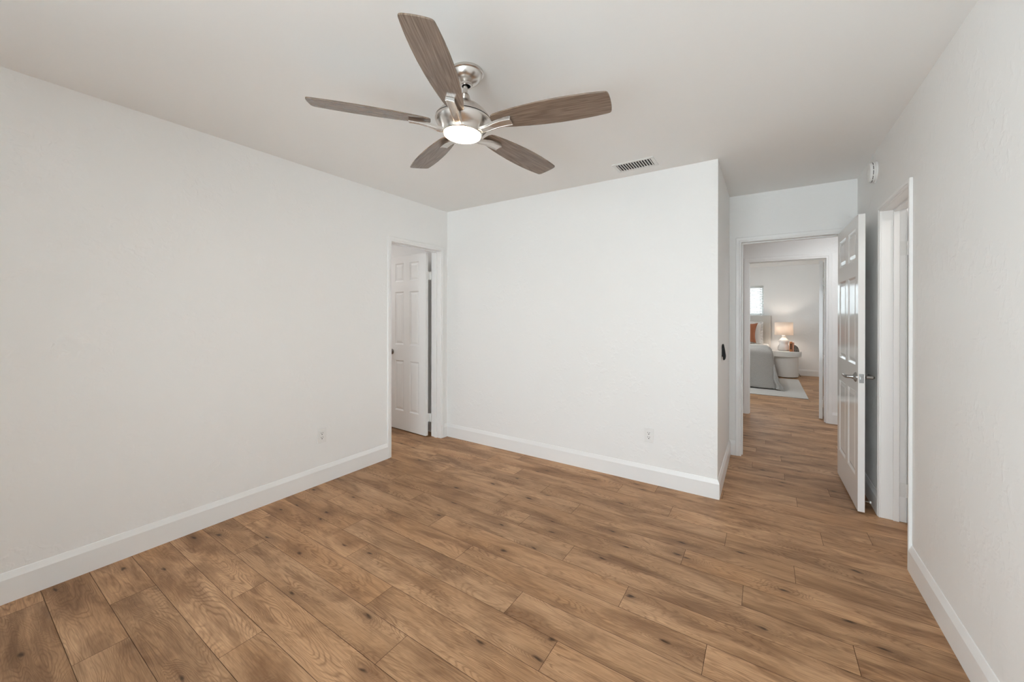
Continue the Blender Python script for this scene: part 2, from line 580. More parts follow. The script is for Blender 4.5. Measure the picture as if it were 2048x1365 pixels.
struct('wall_left', boxes((XL - TL, XL, YR - 0.12, LEFT_ADDED_WIN[0], -0.002, H), (XL - TL, XL, LEFT_ADDED_WIN[1], DL[0] - J, -0.002, H),
                           (XL - TL, XL, LEFT_ADDED_WIN[0], LEFT_ADDED_WIN[1], -0.002, LEFT_ADDED_WIN[2]), (XL - TL, XL, LEFT_ADDED_WIN[0], LEFT_ADDED_WIN[1], LEFT_ADDED_WIN[3], H), (XL - TL, XL, DL[1] + J, YB + 0.12, -0.002, H), (XL - TL, XL, DL[0] - J, DL[1] + J, DL[2] + J, H)),
       M['wall'], 'long white wall on the left with a doorway at its far end', 'wall')
struct('wall_back', boxes((XL, XC, YB, YB + 0.12, -0.002, H), (XC - 0.12, XC, YB + 0.12, YD, -0.002, H)),
       M['wall'], 'white wall facing the camera, ending in an outside corner', 'wall')
struct('wall_hall', boxes((-1.7, DH[0] - J, YD, YD + TH, -0.002, H), (DH[1] + J, 2.3, YD, YD + TH, -0.002, H), (DH[0] - J, DH[1] + J, YD, YD + TH, DH[2] + J, H)),
       M['wall'], 'white wall holding the hallway doorway', 'wall')
struct('wall_right', boxes((XR, XR + TR, YR - 0.12, DR[0] - J, -0.002, H), (XR, XR + TR, DR[1] + J, YD, -0.002, H), (XR, XR + TR, DR[0] - J, DR[1] + J, DR[2] + J, H)),
       M['wall'], 'textured white wall on the right', 'wall')
a, b, c, d = REAR_WIN
struct('wall_rear', boxes((XL, a, YR - 0.12, YR, -0.002, H), (b, XR, YR - 0.12, YR, -0.002, H), (a, b, YR - 0.12, YR, -0.002, c), (a, b, YR - 0.12, YR, d, H)),
       M['wall'], 'white wall behind the camera with a wide window', 'wall')
struct('wall_closet', boxes((-5.1, -5.0, 1.2, 3.31, -0.002, H), (-5.0, XL - TL, 1.2, 1.32, -0.002, H), (-5.0, XL - TL, 3.19, 3.31, -0.002, H)),
       M['wall'], 'white walls of the small room beyond the left doorway', 'wall')
struct('wall_bath', boxes((2.1, 2.22, 2.2, 3.62, -0.002, H), (XR + TR, 2.1, 2.2, 2.32, -0.002, H), (XR + TR, 2.1, 3.50, 3.62, -0.002, H)),
       M['wall'], 'white walls of the room beyond the right doorway', 'wall')
struct('wall_hallway', boxes((-1.7, -1.6, YD + TH, Y2, -0.002, H), (2.2, 2.3, YD + TH, Y2, -0.002, H)),
       M['wall'], 'white end walls of the hallway', 'wall')
struct('wall_bedroom_near', boxes((-3.3, DB[0] - J, Y2, Y2B, -0.002, H), (DB[1] + J, 2.3, Y2, Y2B, -0.002, H), (DB[0] - J, DB[1] + J, Y2, Y2B, DB[2] + J, H)),
       M['wall'], 'white hallway wall around the bedroom doorway', 'wall')
a, b, c, d = BED_WIN
struct('wall_bedroom_far', boxes((-3.3, a, YF, YF + 0.12, -0.002, H), (b, 1.9, YF, YF + 0.12, -0.002, H), (a, b, YF, YF + 0.12, -0.002, c), (a, b, YF, YF + 0.12, d, H)),
       M['wall'], 'white far bedroom wall behind the bed', 'wall')
a, b, c, d = SIDE_ADDED_WIN
struct('wall_bedroom_side', boxes((-3.3, -3.2, Y2B, a, -0.002, H), (-3.3, -3.2, b, YF, -0.002, H), (-3.3, -3.2, a, b, -0.002, c), (-3.3, -3.2, a, b, d, H), (1.7, 1.82, Y2B, YF, -0.002, H)),
       M['wall'], 'white side walls of the bedroom', 'wall')

# ---- baseboards
BB = [(0, 0), (0.014, 0), (0.014, 0.108), (0.0035, 0.1365), (0.0015, 0.138), (0, 0.138)]
CW = 0.046                    # casing width

def baseboard(name, paths, label):
    bm = bmesh.new()
    for path, side in paths:
        add_sweep(bm, path, BB, side)
    return struct(name, bm, M['trim'], label, 'baseboard')

baseboard('baseboard_left', [([(XL, YR), (XL, DL[0] - CW)], -1)], 'tall white baseboard along the left wall')
baseboard('baseboard_back', [([(XL, DL[1] + CW), (XL, YB), (XC, YB), (XC, YD), (DH[0] - CW, YD)], -1)], 'tall white baseboard along the back wall and around its corner')
baseboard('baseboard_right', [([(XR, DR[0] - CW * 0.7), (XR, YR)], -1)], 'tall white baseboard along the near right wall')
baseboard('baseboard_door', [([(XR, YD), (XR, DR[1] + CW * 0.7)], -1)], 'short white baseboard behind the open hall door')
baseboard('baseboard_rear', [([(XR, YR), (REAR_WIN[1], YR)], -1), ([(REAR_WIN[0], YR), (XL, YR)], -1)], 'tall white baseboard behind the camera')
baseboard('baseboard_hallway', [([(-1.6, Y2), (DB[0] - CW - 0.012, Y2)], -1), ([(DB[1] + CW + 0.012, Y2), (2.2, Y2)], -1)], 'white baseboard on the hallway wall beside the bedroom doorway')
baseboard('baseboard_bedroom', [([(-3.2, YF), (1.7, YF)], -1)], 'white baseboard along the bedroom far wall')
baseboard('baseboard_closet', [([(-5.0, 3.19), (XL - TL, 3.19)], -1)], 'white baseboard behind the left door')

# ---- door casings and jambs
CAS = [(0.0, 0), (0.0, 0.006), (0.004, 0.0095), (0.014, 0.0095), (0.019, 0.0135), (0.040, 0.0145), (0.046, 0.012), (0.046, 0)]

def casing(bm, axis, plane, out, a0, a1, zt, w=1.0):
    """axis 'x' or 'y' = direction of the opening's width; plane = wall face; out = +-1 direction the casing stands out"""
    rows = []
    for s, z in ((0, 0), (0, 1), (1, 1), (1, 0)):
        row = []
        for o, t in CAS:
            o = o * w
            along = (a0 - o) if s == 0 else (a1 + o)
            zz = (zt + o) if z else 0.0
            p = plane + out * t
            row.append(bm.verts.new((along, p, zz) if axis == 'x' else (p, along, zz)))
        rows.append(row)
    n = len(CAS)
    for A, B in zip(rows, rows[1:]):
        for k in range(n):
            bm.faces.new((A[k], A[(k + 1) % n], B[(k + 1) % n], B[k]))
    bm.faces.new(rows[0]); bm.faces.new(rows[-1][::-1])

def jamb(bm, axis, p0, p1, a0, a1, zt, stop0, stop1):
    def bx(u0, u1, v0, v1, z0, z1):
        if axis == 'x':
            add_box(bm, u0, u1, v0, v1, z0, z1)
        else:
            add_box(bm, v0, v1, u0, u1, z0, z1)
    bx(a0 - J, a0, p0, p1, 0, zt + J)
    bx(a1, a1 + J, p0, p1, 0, zt + J)
    bx(a0, a1, p0, p1, zt, zt + J)
    s = 0.011
    bx(a0, a0 + s, stop0, stop1, 0, zt)
    bx(a1 - s, a1, stop0, stop1, 0, zt)
    bx(a0 + s, a1 - s, stop0, stop1, zt - s, zt)

def frame(name, axis, p0, p1, op, stop, label, w=1.0, faces=(True, True)):
    bm = bmesh.new()
    if faces[0]:
        casing(bm, axis, p0, -1, op[0], op[1], op[2], w)
    if faces[1]:
        casing(bm, axis, p1, 1, op[0], op[1], op[2], w)
    jamb(bm, axis, p0, p1, op[0], op[1], op[2], stop[0], stop[1])
    return struct(name, bm, M['trim'], label, 'door frame', bevel=0.0015, seg=1)

trim1 = frame('trim_1', 'y', XL - TL, XL, DL, (XL - TL + 0.045, XL - TL + 0.080), 'white door frame at the far end of the left wall')
trim2 = frame('trim_2', 'x', YD, YD + TH, DH, (YD + 0.045, YD + 0.08), 'white door frame of the doorway into the hall')
trim3 = frame('trim_3', 'y', XR, XR + TR, DR, (XR + 0.056, XR + 0.085), 'white door frame in the right wall', w=0.7)
trim4 = frame('trim_4', 'x', Y2, Y2B, DB, (Y2 + 0.03, Y2 + 0.065), 'white door frame of the bedroom across the hall', w=1.35)
sp = boxes((DH[0] - 0.001, DH[0] + 0.0012, YD + 0.006, YD + 0.032, 0.855, 0.915))
obj('strike_plate', sp, M['chrome'], trim2)['label'] = 'steel strike plate'

# ---- six-panel doors
ZROWS = [(0.225, 0.80), (0.98, 1.585), (1.70, 1.91)]

def panel_face(bm, w, h, z0, y, sgn, stile, mull):
    pw = (w - 2 * stile - mull) / 2
    cols = [(stile, stile + pw), (stile + pw + mull, w - stile)]
    xs = [0, cols[0][0], cols[0][1], cols[1][0], cols[1][1], w]
    zs = [z0] + [z for r in ZROWS for z in r] + [h]
    def q(pts):
        vs = [bm.verts.new(p) for p in pts]
        bm.faces.new(vs if sgn < 0 else vs[::-1])
    for i in range(5):
        for j in range(len(zs) - 1):
            xa, xb, za, zb = xs[i], xs[i + 1], zs[j], zs[j + 1]
            if i in (1, 3) and j in (1, 3, 5):
                steps = [(0, 0), (0.006, 0.0035), (0.013, 0.0085), (0.018, 0.0085), (0.040, 0.0025)]
                for (o0, d0), (o1, d1) in zip(steps, steps[1:]):
                    A = [(xa + o0, y - sgn * d0, za + o0), (xb - o0, y - sgn * d0, za + o0), (xb - o0, y - sgn * d0, zb - o0), (xa + o0, y - sgn * d0, zb - o0)]
                    B = [(xa + o1, y - sgn * d1, za + o1), (xb - o1, y - sgn * d1, za + o1), (xb - o1, y - sgn * d1, zb - o1), (xa + o1, y - sgn * d1, zb - o1)]
                    for k in range(4):
                        q([A[k], A[(k + 1) % 4], B[(k + 1) % 4], B[k]])
                o, dd = steps[-1]
                q([(xa + o, y - sgn * dd, za + o), (xb - o, y - sgn * dd, za + o), (xb - o, y - sgn * dd, zb - o), (xa + o, y - sgn * dd, zb - o)])
            else:
                q([(xa, y, za), (xb, y, za), (xb, y, zb), (xa, y, zb)])

def door_mesh(w, h=1.992, t=0.035, z0=0.012, stile=0.095, mull=0.095):
    """hinge edge at x=0, thickness from y=0 to y=t"""
    bm = bmesh.new()
    panel_face(bm, w, h, z0, 0, -1, stile, mull)
    panel_face(bm, w, h, z0, t, 1, stile, mull)
    for pts in (((0, 0, z0), (0, 0, h), (0, t, h), (0, t, z0)), ((w, 0, z0), (w, t, z0), (w, t, h), (w, 0, h)),
                ((0, 0, h), (w, 0, h), (w, t, h), (0, t, h)), ((0, 0, z0), (0, t, z0), (w, t, z0), (w, 0, z0))):
        bm.faces.new([bm.verts.new(p) for p in pts])
    return bm

def lever_handle(parent, x, z, y, out, to):
    """lever: rose on the face at y, neck standing out, bar pointing to +-x"""
    bm = bmesh.new()
    prof = [(0.0, 0.0), (0.033, 0.0), (0.033, 0.004), (0.027, 0.009), (0.014, 0.016), (0.0115, 0.026), (0.0115, 0.05), (0.0, 0.05)]
    add_lathe(bm, prof, 28)
    bmesh.ops.transform(bm, matrix=Matrix.Rotation(-PI / 2 * out, 4, 'X'), verts=bm.verts[:])
    add_tube(bm, [(0, out * 0.046, 0), (to * 0.012, out * 0.052, 0), (to * 0.04, out * 0.054, 0.001), (to * 0.085, out * 0.053, 0.001), (to * 0.112, out * 0.047, 0.003)],
             [0.010, 0.011, 0.0105, 0.010, 0.007], 12)
    bmesh.ops.translate(bm, vec=(x, y, z), verts=bm.verts[:])
    o = obj('lever_handle', bm, M['chrome'], parent, smooth=True)
    o['label'] = 'satin steel lever handle'
    return o

def round_knob(parent, x, z, y, out):
    bm = bmesh.new()
    add_lathe(bm, [(0, 0), (0.031, 0), (0.031, 0.004), (0.024, 0.008), (0.012, 0.012), (0.011, 0.026), (0.018, 0.032), (0.026, 0.042), (0.026, 0.052), (0.019, 0.060), (0, 0.062)], 28)
    bmesh.ops.transform(bm, matrix=Matrix.Rotation(-PI / 2 * out, 4, 'X'), verts=bm.verts[:])
    bmesh.ops.translate(bm, vec=(x, y, z), verts=bm.verts[:])
    o = obj('door_knob', bm, M['pewter'], parent, smooth=True)
    o['label'] = 'dark pewter round knob'
    return o

def hinge(parent, x, y, z, plate):
    """plate = list of boxes (relative) for the leaves, plus a knuckle barrel at x, y"""
    bm = bmesh.new()
    for k in range(3):
        add_tube(bm, [(x, y, z - 0.044 + k * 0.0297), (x, y, z - 0.044 + k * 0.0297 + 0.0285)], 0.006, 12)
    for (x0, x1, y0, y1) in plate:
        add_box(bm, x0, x1, y0, y1, z - 0.044, z + 0.044)
    return obj('hinge', bm, M['brass'], parent)

# left door: hinged on the far jamb, swung 90 degrees into the small room
d1 = thing('door_1', 'white six-panel door with dark round knob, open beyond the left doorway', 'door', (XL - TL - 0.030, 3.038, 0), PI, kind='structure')
lf = obj('door_leaf', door_mesh(0.635, stile=0.112, mull=0.10), M['door'], d1)
d1.rotation_euler = (0, 0, PI - math.radians(3.0))
round_knob(d1, 0.575, 0.893, 0.035, 1)
round_knob(d1, 0.575, 0.893, 0.0, -1)
# move the leaf so that its room-side face is the +y local face (turned about Z it faces the camera)
for zz in (0.205, 1.745):
    hinge(d1, -0.014, -0.018, zz, [(-0.031, 0.001, -0.0185, -0.0165), (-0.0005, 0.0015, -0.016, 0.024)])

# hall door: hinged on the right jamb, folded back beside the right wall
d2 = thing('door_2', 'white glossy six-panel door with steel lever, swung open beside the right wall', 'door', (0.5035, 4.235, 0), math.radians(-90 + 0.9), kind='structure')
obj('door_leaf', door_mesh(0.765, stile=0.082, mull=0.095), M['door'], d2)
lever_handle(d2, 0.705, 0.900, 0.0, -1, -1)
lever_handle(d2, 0.705, 0.900, 0.035, 1, -1)
bm = boxes((0.7645, 0.7665, 0.0055, 0.0295, 0.868, 0.928))
o = obj('latch_plate', bm, M['chrome'], d2); o['label'] = 'steel latch plate'
bm = bmesh.new(); add_box(bm, 0.766, 0.774, 0.011, 0.024, 0.890, 0.907)
obj('latch_bolt', bm, M['chrome'], o)
bm = bmesh.new()
add_tube(bm, [(0.69, 0.034, 0.062), (0.69, 0.074, 0.060)], 0.0035, 8)
ds = obj('door_stop', bm, M['chrome'], d2)
bm = bmesh.new()
add_tube(bm, [(0.69, 0.072, 0.060), (0.69, 0.080, 0.060)], 0.0085, 12)
obj('stop_tip', bm, M['plastic'], ds)['label'] = 'white rubber tip'
for zz in (0.205, 1.0, 1.745):
    hinge(d2, -0.004, 0.041, zz, [(-0.002, 0.0005, 0.006, 0.038)])

# right door: hinged on the far jamb, swung into the room beyond
d3 = thing('door_3', 'white door swung away beyond the right doorway, only its hinge edge showing', 'door', (XR + TR + 0.012, 3.427, 0), math.radians(0.5), kind='structure')
obj('door_leaf', door_mesh(0.62, stile=0.10, mull=0.10), M['door'], d3)
for zz in (0.205, 1.745):
    hinge(d3, -0.005, 0.043, zz, [(-0.046, -0.004, 0.0455, 0.0478), (-0.002, 0.0005, 0.004, 0.036)])

# bedroom door: hinged on the right jamb, swung into the bedroom
d4 = thing('door_4', 'white door opened into the bedroom across the hall, seen edge on', 'door', (0.573, Y2B + 0.055, 0), math.radians(90 - 9), kind='structure')
bm = door_mesh(0.76, h=2.01)
obj('door_leaf', bm, M['door'], d4).location = (0, -0.035, 0)
for zz in (0.205, 1.745):
    hinge(d4, -0.016, -0.034, zz, [(-0.03, 0.0, -0.036, -0.032)])

# ---- windows
def window(name, axis, plane, w, label, inner, t=0.045):
    """simple sash window in the wall thickness: frame, pane, sill"""
    a, b, c, d = w
    bm = bmesh.new()
    def bx(m, u0, u1, v0, v1, z0, z1):
        if axis == 'x':
            add_box(m, u0, u1, v0, v1, z0, z1)
        else:
            add_box(m, v0, v1, u0, u1, z0, z1)
    p0, p1 = plane
    bx(bm, a, a + t, p0, p1, c, d); bx(bm, b - t, b, p0, p1, c, d)
    bx(bm, a + t, b - t, p0, p1, c, c + t); bx(bm, a + t, b - t, p0, p1, d - t, d)
    mid = (a + b) / 2
    bx(bm, mid - 0.022, mid + 0.022, p0, p1, c + t, d - t)
    root = struct(name, bm, M['plastic'], label, 'window', bevel=0.003, seg=1)
    g = bmesh.new()
    pm = (p0 + p1) / 2
    bx(g, a + t, mid - 0.022, pm - 0.002, pm + 0.002, c + t, d - t)
    bx(g, mid + 0.022, b - t, pm - 0.002, pm + 0.002, c + t, d - t)
    obj('pane', g, M['glass'], root)
    return root

window('window_1', 'x', (YF + 0.075, YF + 0.115), BED_WIN, 'bright bedroom window behind the white blind', -1, 0.035)
window('window_2', 'x', (YR - 0.105, YR - 0.065), REAR_WIN, 'unseen rear window, enlarged to the floor to brighten the ceiling', 1)
window('window_4', 'y', (XL - TL + 0.02, XL - TL + 0.06), LEFT_ADDED_WIN, 'unseen window added in the left wall to light the right wall', 1)
window('window_3', 'y', (-3.29, -3.25), SIDE_ADDED_WIN, 'unseen bedroom side window added for brightness', 1)

# ================================================================== THINGS IN THE MAIN ROOM
# ---- ceiling fan
FX, FY = -1.1478, 1.3977
fan = thing('ceiling_fan', 'five-blade ceiling fan with walnut blades, nickel body and a lit round lens', 'ceiling fan', (FX, FY, H))
ax = Vector((-0.0263, 0.0558, 0))
TILT = Matrix.Rotation(ax.length, 4, ax.normalized())
PH = 5.195

bm = bmesh.new()
add_lathe(bm, [(0, -0.0004), (0.080, -0.0004), (0.0805, -0.010), (0.078, -0.013), (0.074, -0.0145), (0.072, -0.020), (0.066, -0.031), (0.056, -0.041), (0.044, -0.049),
               (0.034, -0.053), (0.0305, -0.055), (0.0300, -0.062), (0.0275, -0.064), (0.0205, -0.064), (0.019, -0.060), (0.019, -0.03), (0, -0.03)], 64)
can = obj('canopy', bm, M['nickel'], fan, smooth=True)
bm = bmesh.new()
add_lathe(bm, [(0.0188, -0.0622), (0.0188, -0.032), (0.010, -0.0315)], 32)
obj('collar_shade', bm, M['gap_shade'], can, smooth=True)['label'] = 'canopy opening lined dark to paint its inner shade'

def hang(o, rz=0.0):
    o.matrix_local = TILT @ Matrix.Rotation(rz, 4, 'Z')
    return o

bm = bmesh.new()
add_lathe(bm, [(0, -0.033), (0.0112, -0.033), (0.0112, -0.115), (0, -0.115)], 32)
hang(obj('downrod', bm, M['nickel'], fan, smooth=True))
bm = bmesh.new()
add_lathe(bm, [(0.0112, -0.100), (0.018, -0.101), (0.0215, -0.106), (0.026, -0.120), (0.033, -0.134), (0.041, -0.143), (0.046, -0.146), (0.060, -0.152), (0.082, -0.164),
               (0.103, -0.182), (0.119, -0.200), (0.128, -0.213), (0.1285, -0.2165), (0.120, -0.2165), (0, -0.2165)], 72)
hang(obj('motor_housing', bm, M['nickel'], fan, smooth=True))
bm = bmesh.new()
add_lathe(bm, [(0.110, -0.2162), (0.1245, -0.2162), (0.1245, -0.2208), (0.110, -0.2208)], 64)
hang(obj('housing_seam', bm, M['gap_shade'], fan, smooth=True))['label'] = 'seam groove around the housing with its shade painted dark'
bm = bmesh.new()
add_lathe(bm, [(0, -0.2205), (0.122, -0.2205), (0.1295, -0.2208), (0.1305, -0.225), (0.127, -0.233), (0.119, -0.246), (0.109, -0.258), (0.0995, -0.269), (0.0945, -0.277),
               (0.0915, -0.284), (0.0885, -0.287), (0.086, -0.2865), (0.085, -0.282), (0, -0.280)], 72)
hang(obj('light_bowl', bm, M['nickel'], fan, smooth=True))
bm = bmesh.new()
add_lathe(bm, [(0.0845, -0.2815), (0.0855, -0.286), (0.0845, -0.2915), (0.079, -0.2950), (0.062, -0.2978), (0.035, -0.2998), (0, -0.3005)], 56)
hang(obj('light_lens', bm, M['lens'], fan, smooth=True))['label'] = 'glowing round light lens'

def blade_mesh():
    bm = bmesh.new()
    prof = [(0.148, 0.010), (0.150, 0.024), (0.156, 0.034), (0.170, 0.041), (0.20, 0.047), (0.25, 0.0545), (0.31, 0.0615), (0.38, 0.0670), (0.45, 0.0695), (0.52, 0.0690), (0.58, 0.0660),
            (0.63, 0.0615), (0.652, 0.0588), (0.6595, 0.0568), (0.6645, 0.0520), (0.6672, 0.044), (0.6695, 0.028), (0.6705, 0.012)]
    up, dn = [], []
    outline = [(r, w) for r, w in prof] + [(r, -w) for r, w in reversed(prof)]
    tz = 0.0028
    pitch = math.tan(math.radians(-10.8))
    for r, w in outline:
        up.append(bm.verts.new((r, w, -0.2454 + w * pitch + tz)))
        dn.append(bm.verts.new((r, w, -0.2454 + w * pitch - tz)))
    n = len(up)
    k = len(prof)
    for L, rev in ((up, False), (dn, True)):
        for i in range(k - 1):
            f = (L[i], L[i + 1], L[n - 2 - i], L[n - 1 - i])
            bm.faces.new(f[::-1] if rev else f)
    for i in range(n):
        bm.faces.new((up[i], up[(i + 1) % n], dn[(i + 1) % n], dn[i]))
    return bm

def iron_mesh():
    """flat arm leaving the bowl beside the lens and curving up under the blade"""
    bm = bmesh.new()
    path = [(0.086, -0.2820, 0.0170), (0.100, -0.2840, 0.0172), (0.118, -0.2825, 0.0178), (0.140, -0.2775, 0.0184), (0.165, -0.2715, 0.019), (0.195, -0.2675, 0.0195), (0.222, -0.2660, 0.020), (0.246, -0.2655, 0.020)]
    rows = []
    for i, (r, z, w) in enumerate(path):
        tw = math.tan(math.radians(-10.8)) * min(1, max(0, (r - 0.10) / 0.08))
        th = (0.014, 0.014, 0.0135, 0.013, 0.014, 0.0155, 0.0172, 0.0172)[i]
        ins = w * 0.72
        row = [(w, z - 0.0), (w, z + th), (-w, z + th), (-w, z), (-ins, z - 0.0), (-ins * 0.96, z + 0.0022), (ins * 0.96, z + 0.0022), (ins, z)]
        rows.append([bm.verts.new((r, yy, zz + yy * tw)) for yy, zz in row])
    m = len(rows[0])
    for A, B in zip(rows, rows[1:]):
        for k in range(m):
            bm.faces.new((A[k], A[(k + 1) % m], B[(k + 1) % m], B[k]))
    bm.faces.new(rows[0]); bm.faces.new(rows[-1][::-1])
    return bm

bl0 = obj('blade', blade_mesh(), M['blade'], fan, bevel=0.0012, seg=2)
ir0 = obj('blade_arm', iron_mesh(), M['nickel'], fan, bevel=0.0012, seg=2)
for k in range(5):
    for src in (bl0, ir0):
        o = src
        if k:
            o = src.copy()
            COL.objects.link(o)
            o.parent = fan
        hang(o, PH + k * 2 * PI / 5)

# ---- ceiling vent
vx0, vx1, vy0, vy1 = -0.925, -0.678, 2.882, 3.018
vent = thing('ceiling_vent', 'white slatted air vent in the ceiling near the back wall', 'vent', ((vx0 + vx1) / 2, (vy0 + vy1) / 2, H))
hw, hh = (vx1 - vx0) / 2, (vy1 - vy0) / 2
bm = bmesh.new()
e = 0.024
for bxx in ((-hw - e, hw + e, -hh - e, -hh), (-hw - e, hw + e, hh, hh + e), (-hw - e, -hw, -hh, hh), (hw, hw + e, -hh, hh)):
    add_box(bm, *bxx, -0.007, -0.0002)
obj('vent_frame', bm, M['vent'], vent, bevel=0.003)
obj('vent_shade', boxes((-hw, hw, -hh, hh, -0.0012, -0.0004)), M['duct'], vent)['label'] = 'dark sheet painted as the shade behind the slats'  # flat sheet, its dark colour stands in for shade inside a duct
bm = bmesh.new()
for k in range(13):
    xx = -hw + (k + 0.5) * 2 * hw / 13
    v = [bm.verts.new(p) for p in ((xx + 0.0000, -hh, -0.0090), (xx + 0.0075, -hh, -0.0090), (xx + 0.0015, -hh, -0.0014), (xx - 0.0020, -hh, -0.0014),
                                   (xx + 0.0000, hh, -0.0090), (xx + 0.0075, hh, -0.0090), (xx + 0.0015, hh, -0.0014), (xx - 0.0020, hh, -0.0014))]
    for f in ((0, 1, 2, 3), (7, 6, 5, 4), (0, 4, 5, 1), (1, 5, 6, 2), (2, 6, 7, 3), (3, 7, 4, 0)):
        bm.faces.new([v[i] for i in f])
obj('vent_slats', bm, M['vent'], vent)

# ---- smoke alarm on the right wall
sm = thing('smoke_alarm', 'round white smoke alarm high on the right wall', 'smoke alarm', (XR, 3.632, 2.299))
def wall_lathe(prof, n=48):
    bm = bmesh.new()
    add_lathe(bm, prof, n)
    bmesh.ops.transform(bm, matrix=Matrix.Rotation(-PI / 2, 4, 'Y'), verts=bm.verts[:])   # +z becomes -x
    return bm
obj('mounting_plate', wall_lathe([(0, 0.0004), (0.074, 0.0004), (0.074, 0.007), (0.071, 0.010), (0, 0.010)]), M['plastic'], sm, smooth=True)
obj('alarm_body', wall_lathe([(0, 0.010), (0.0665, 0.010), (0.068, 0.014), (0.066, 0.018), (0.066, 0.031), (0.063, 0.036), (0.058, 0.038), (0.020, 0.039), (0.018, 0.037), (0, 0.0365)]), M['plastic'], sm, smooth=True)
bm = bmesh.new()
for k in range(12):
    a0, a1 = 2 * PI * k / 12 + 0.05, 2 * PI * (k + 1) / 12 - 0.05
    r0, r1 = 0.0664, 0.0672
    for q in range(4):
        b0, b1 = a0 + (a1 - a0) * q / 4, a0 + (a1 - a0) * (q + 1) / 4
        vs = [bm.verts.new((-x, r * math.cos(t), r * math.sin(t))) for x, r, t in ((0.0205, r1, b0), (0.0205, r1, b1), (0.0240, r1, b1), (0.0240, r1, b0))]
        bm.faces.new(vs)
obj('alarm_slots', bm, M['slot'], sm)['label'] = 'sounder slots with their shade painted dark'

# ---- electrical outlets
def outlet(label, loc, rotz, group=None):
    """faces local -y"""
    t = thing('wall_outlet', label, 'outlet', loc, rotz, group)
    bm = boxes((-0.036, 0.036, -0.0055, -0.0002, -0.058, 0.058))
    obj('cover_plate', bm, M['plastic'], t, bevel=0.003)
    s = obj('socket', boxes((-0.0165, 0.0165, -0.0072, -0.004, -0.0335, 0.0335)), M['plastic'], t, bevel=0.001)
    bm = bmesh.new()
    for zc in (0.017, -0.017):
        add_box(bm, -0.0078, -0.0052, -0.0078, -0.0070, zc + 0.000, zc + 0.009)
        add_box(bm, 0.0052, 0.0078, -0.0078, -0.0070, zc + 0.000, zc + 0.009)
        add_box(bm, -0.0035, 0.0035, -0.0078, -0.0070, zc - 0.010, zc - 0.0045)
    obj('slots', bm, M['slot'], s)['label'] = 'plug slots with their shade painted dark'
    return t

outlet('white double outlet low on the left wall beside the doorway', (XL, 1.722, 0.373), -PI / 2 + PI)
outlet('white double outlet low on the back wall near its outside corner', (-0.751, YB, 0.375), 0)

# ---- black hook on the short return wall
hk = thing('wall_hook', 'small black teardrop-shaped holder on the shaded return wall by the hall doorway', 'wall hook', (XC, 3.50, 1.03))
bm = bmesh.new()
prof = [(0.0005, -0.034), (0.0005, 0.040), (0.003, 0.060), (0.009, 0.064), (0.013, 0.056), (0.017, 0.035), (0.0215, 0.010), (0.0255, -0.020), (0.0265, -0.040), (0.0235, -0.055), (0.017, -0.064),
        (0.010, -0.062), (0.0075, -0.054), (0.0075, -0.040)]
L = [[bm.verts.new((x, yy, z)) for x, z in prof] for yy in (-0.019, 0.019)]
n = len(prof)
for k in range(n):
    bm.faces.new((L[0][k], L[0][(k + 1) % n], L[1][(k + 1) % n], L[1][k]))
bm.faces.new(L[0]); bm.faces.new(L[1][::-1])
obj('holder_body', bm, M['black'], hk, bevel=0.003, seg=3)
bm = bmesh.new()
add_box(bm, 0.0268, 0.0282, -0.011, 0.011, -0.038, -0.022)
obj('holder_button', bm, M['pewter'], hk, bevel=0.0006)

# ================================================================== BEDROOM
BX0, BX1, BY0, BY1, BT = -1.42, 0.085, 8.44, 10.66, 0.69
bed = thing('bed', 'bed with pale upholstered headboard in the bedroom across the hall', 'bed', ((BX0 + BX1) / 2, (BY0 + BY1) / 2, 0))
def rel(bm, o):
    bmesh.ops.translate(bm, vec=-Vector(o.location), verts=bm.verts[:])
    return bm
obj('headboard', rel(boxes((BX0 - 0.04, 0.115, BY1 + 0.005, YF - 0.02, 0.02, 1.325)), bed), M['headboard'], bed, bevel=0.02, seg=3)
obj('bed_base', rel(boxes((BX0, BX1 - 0.02, BY0 + 0.04, BY1, 0.10, 0.36)), bed), M['headboard'], bed, bevel=0.01)
obj('mattress', rel(boxes((BX0, BX1, BY0 + 0.03, BY1, 0.36, BT - 0.004)), bed), M['linen'], bed, bevel=0.05, seg=4)
for xx in (BX0 + 0.08, BX1 - 0.14):
    for yy in (BY0 + 0.12, BY1 - 0.1):
        obj('leg', rel(boxes((xx - 0.03, xx + 0.03, yy - 0.03, yy + 0.03, 0.0112 if yy < 9.9 else 0.0005, 0.10)), bed), M['black'], bed)

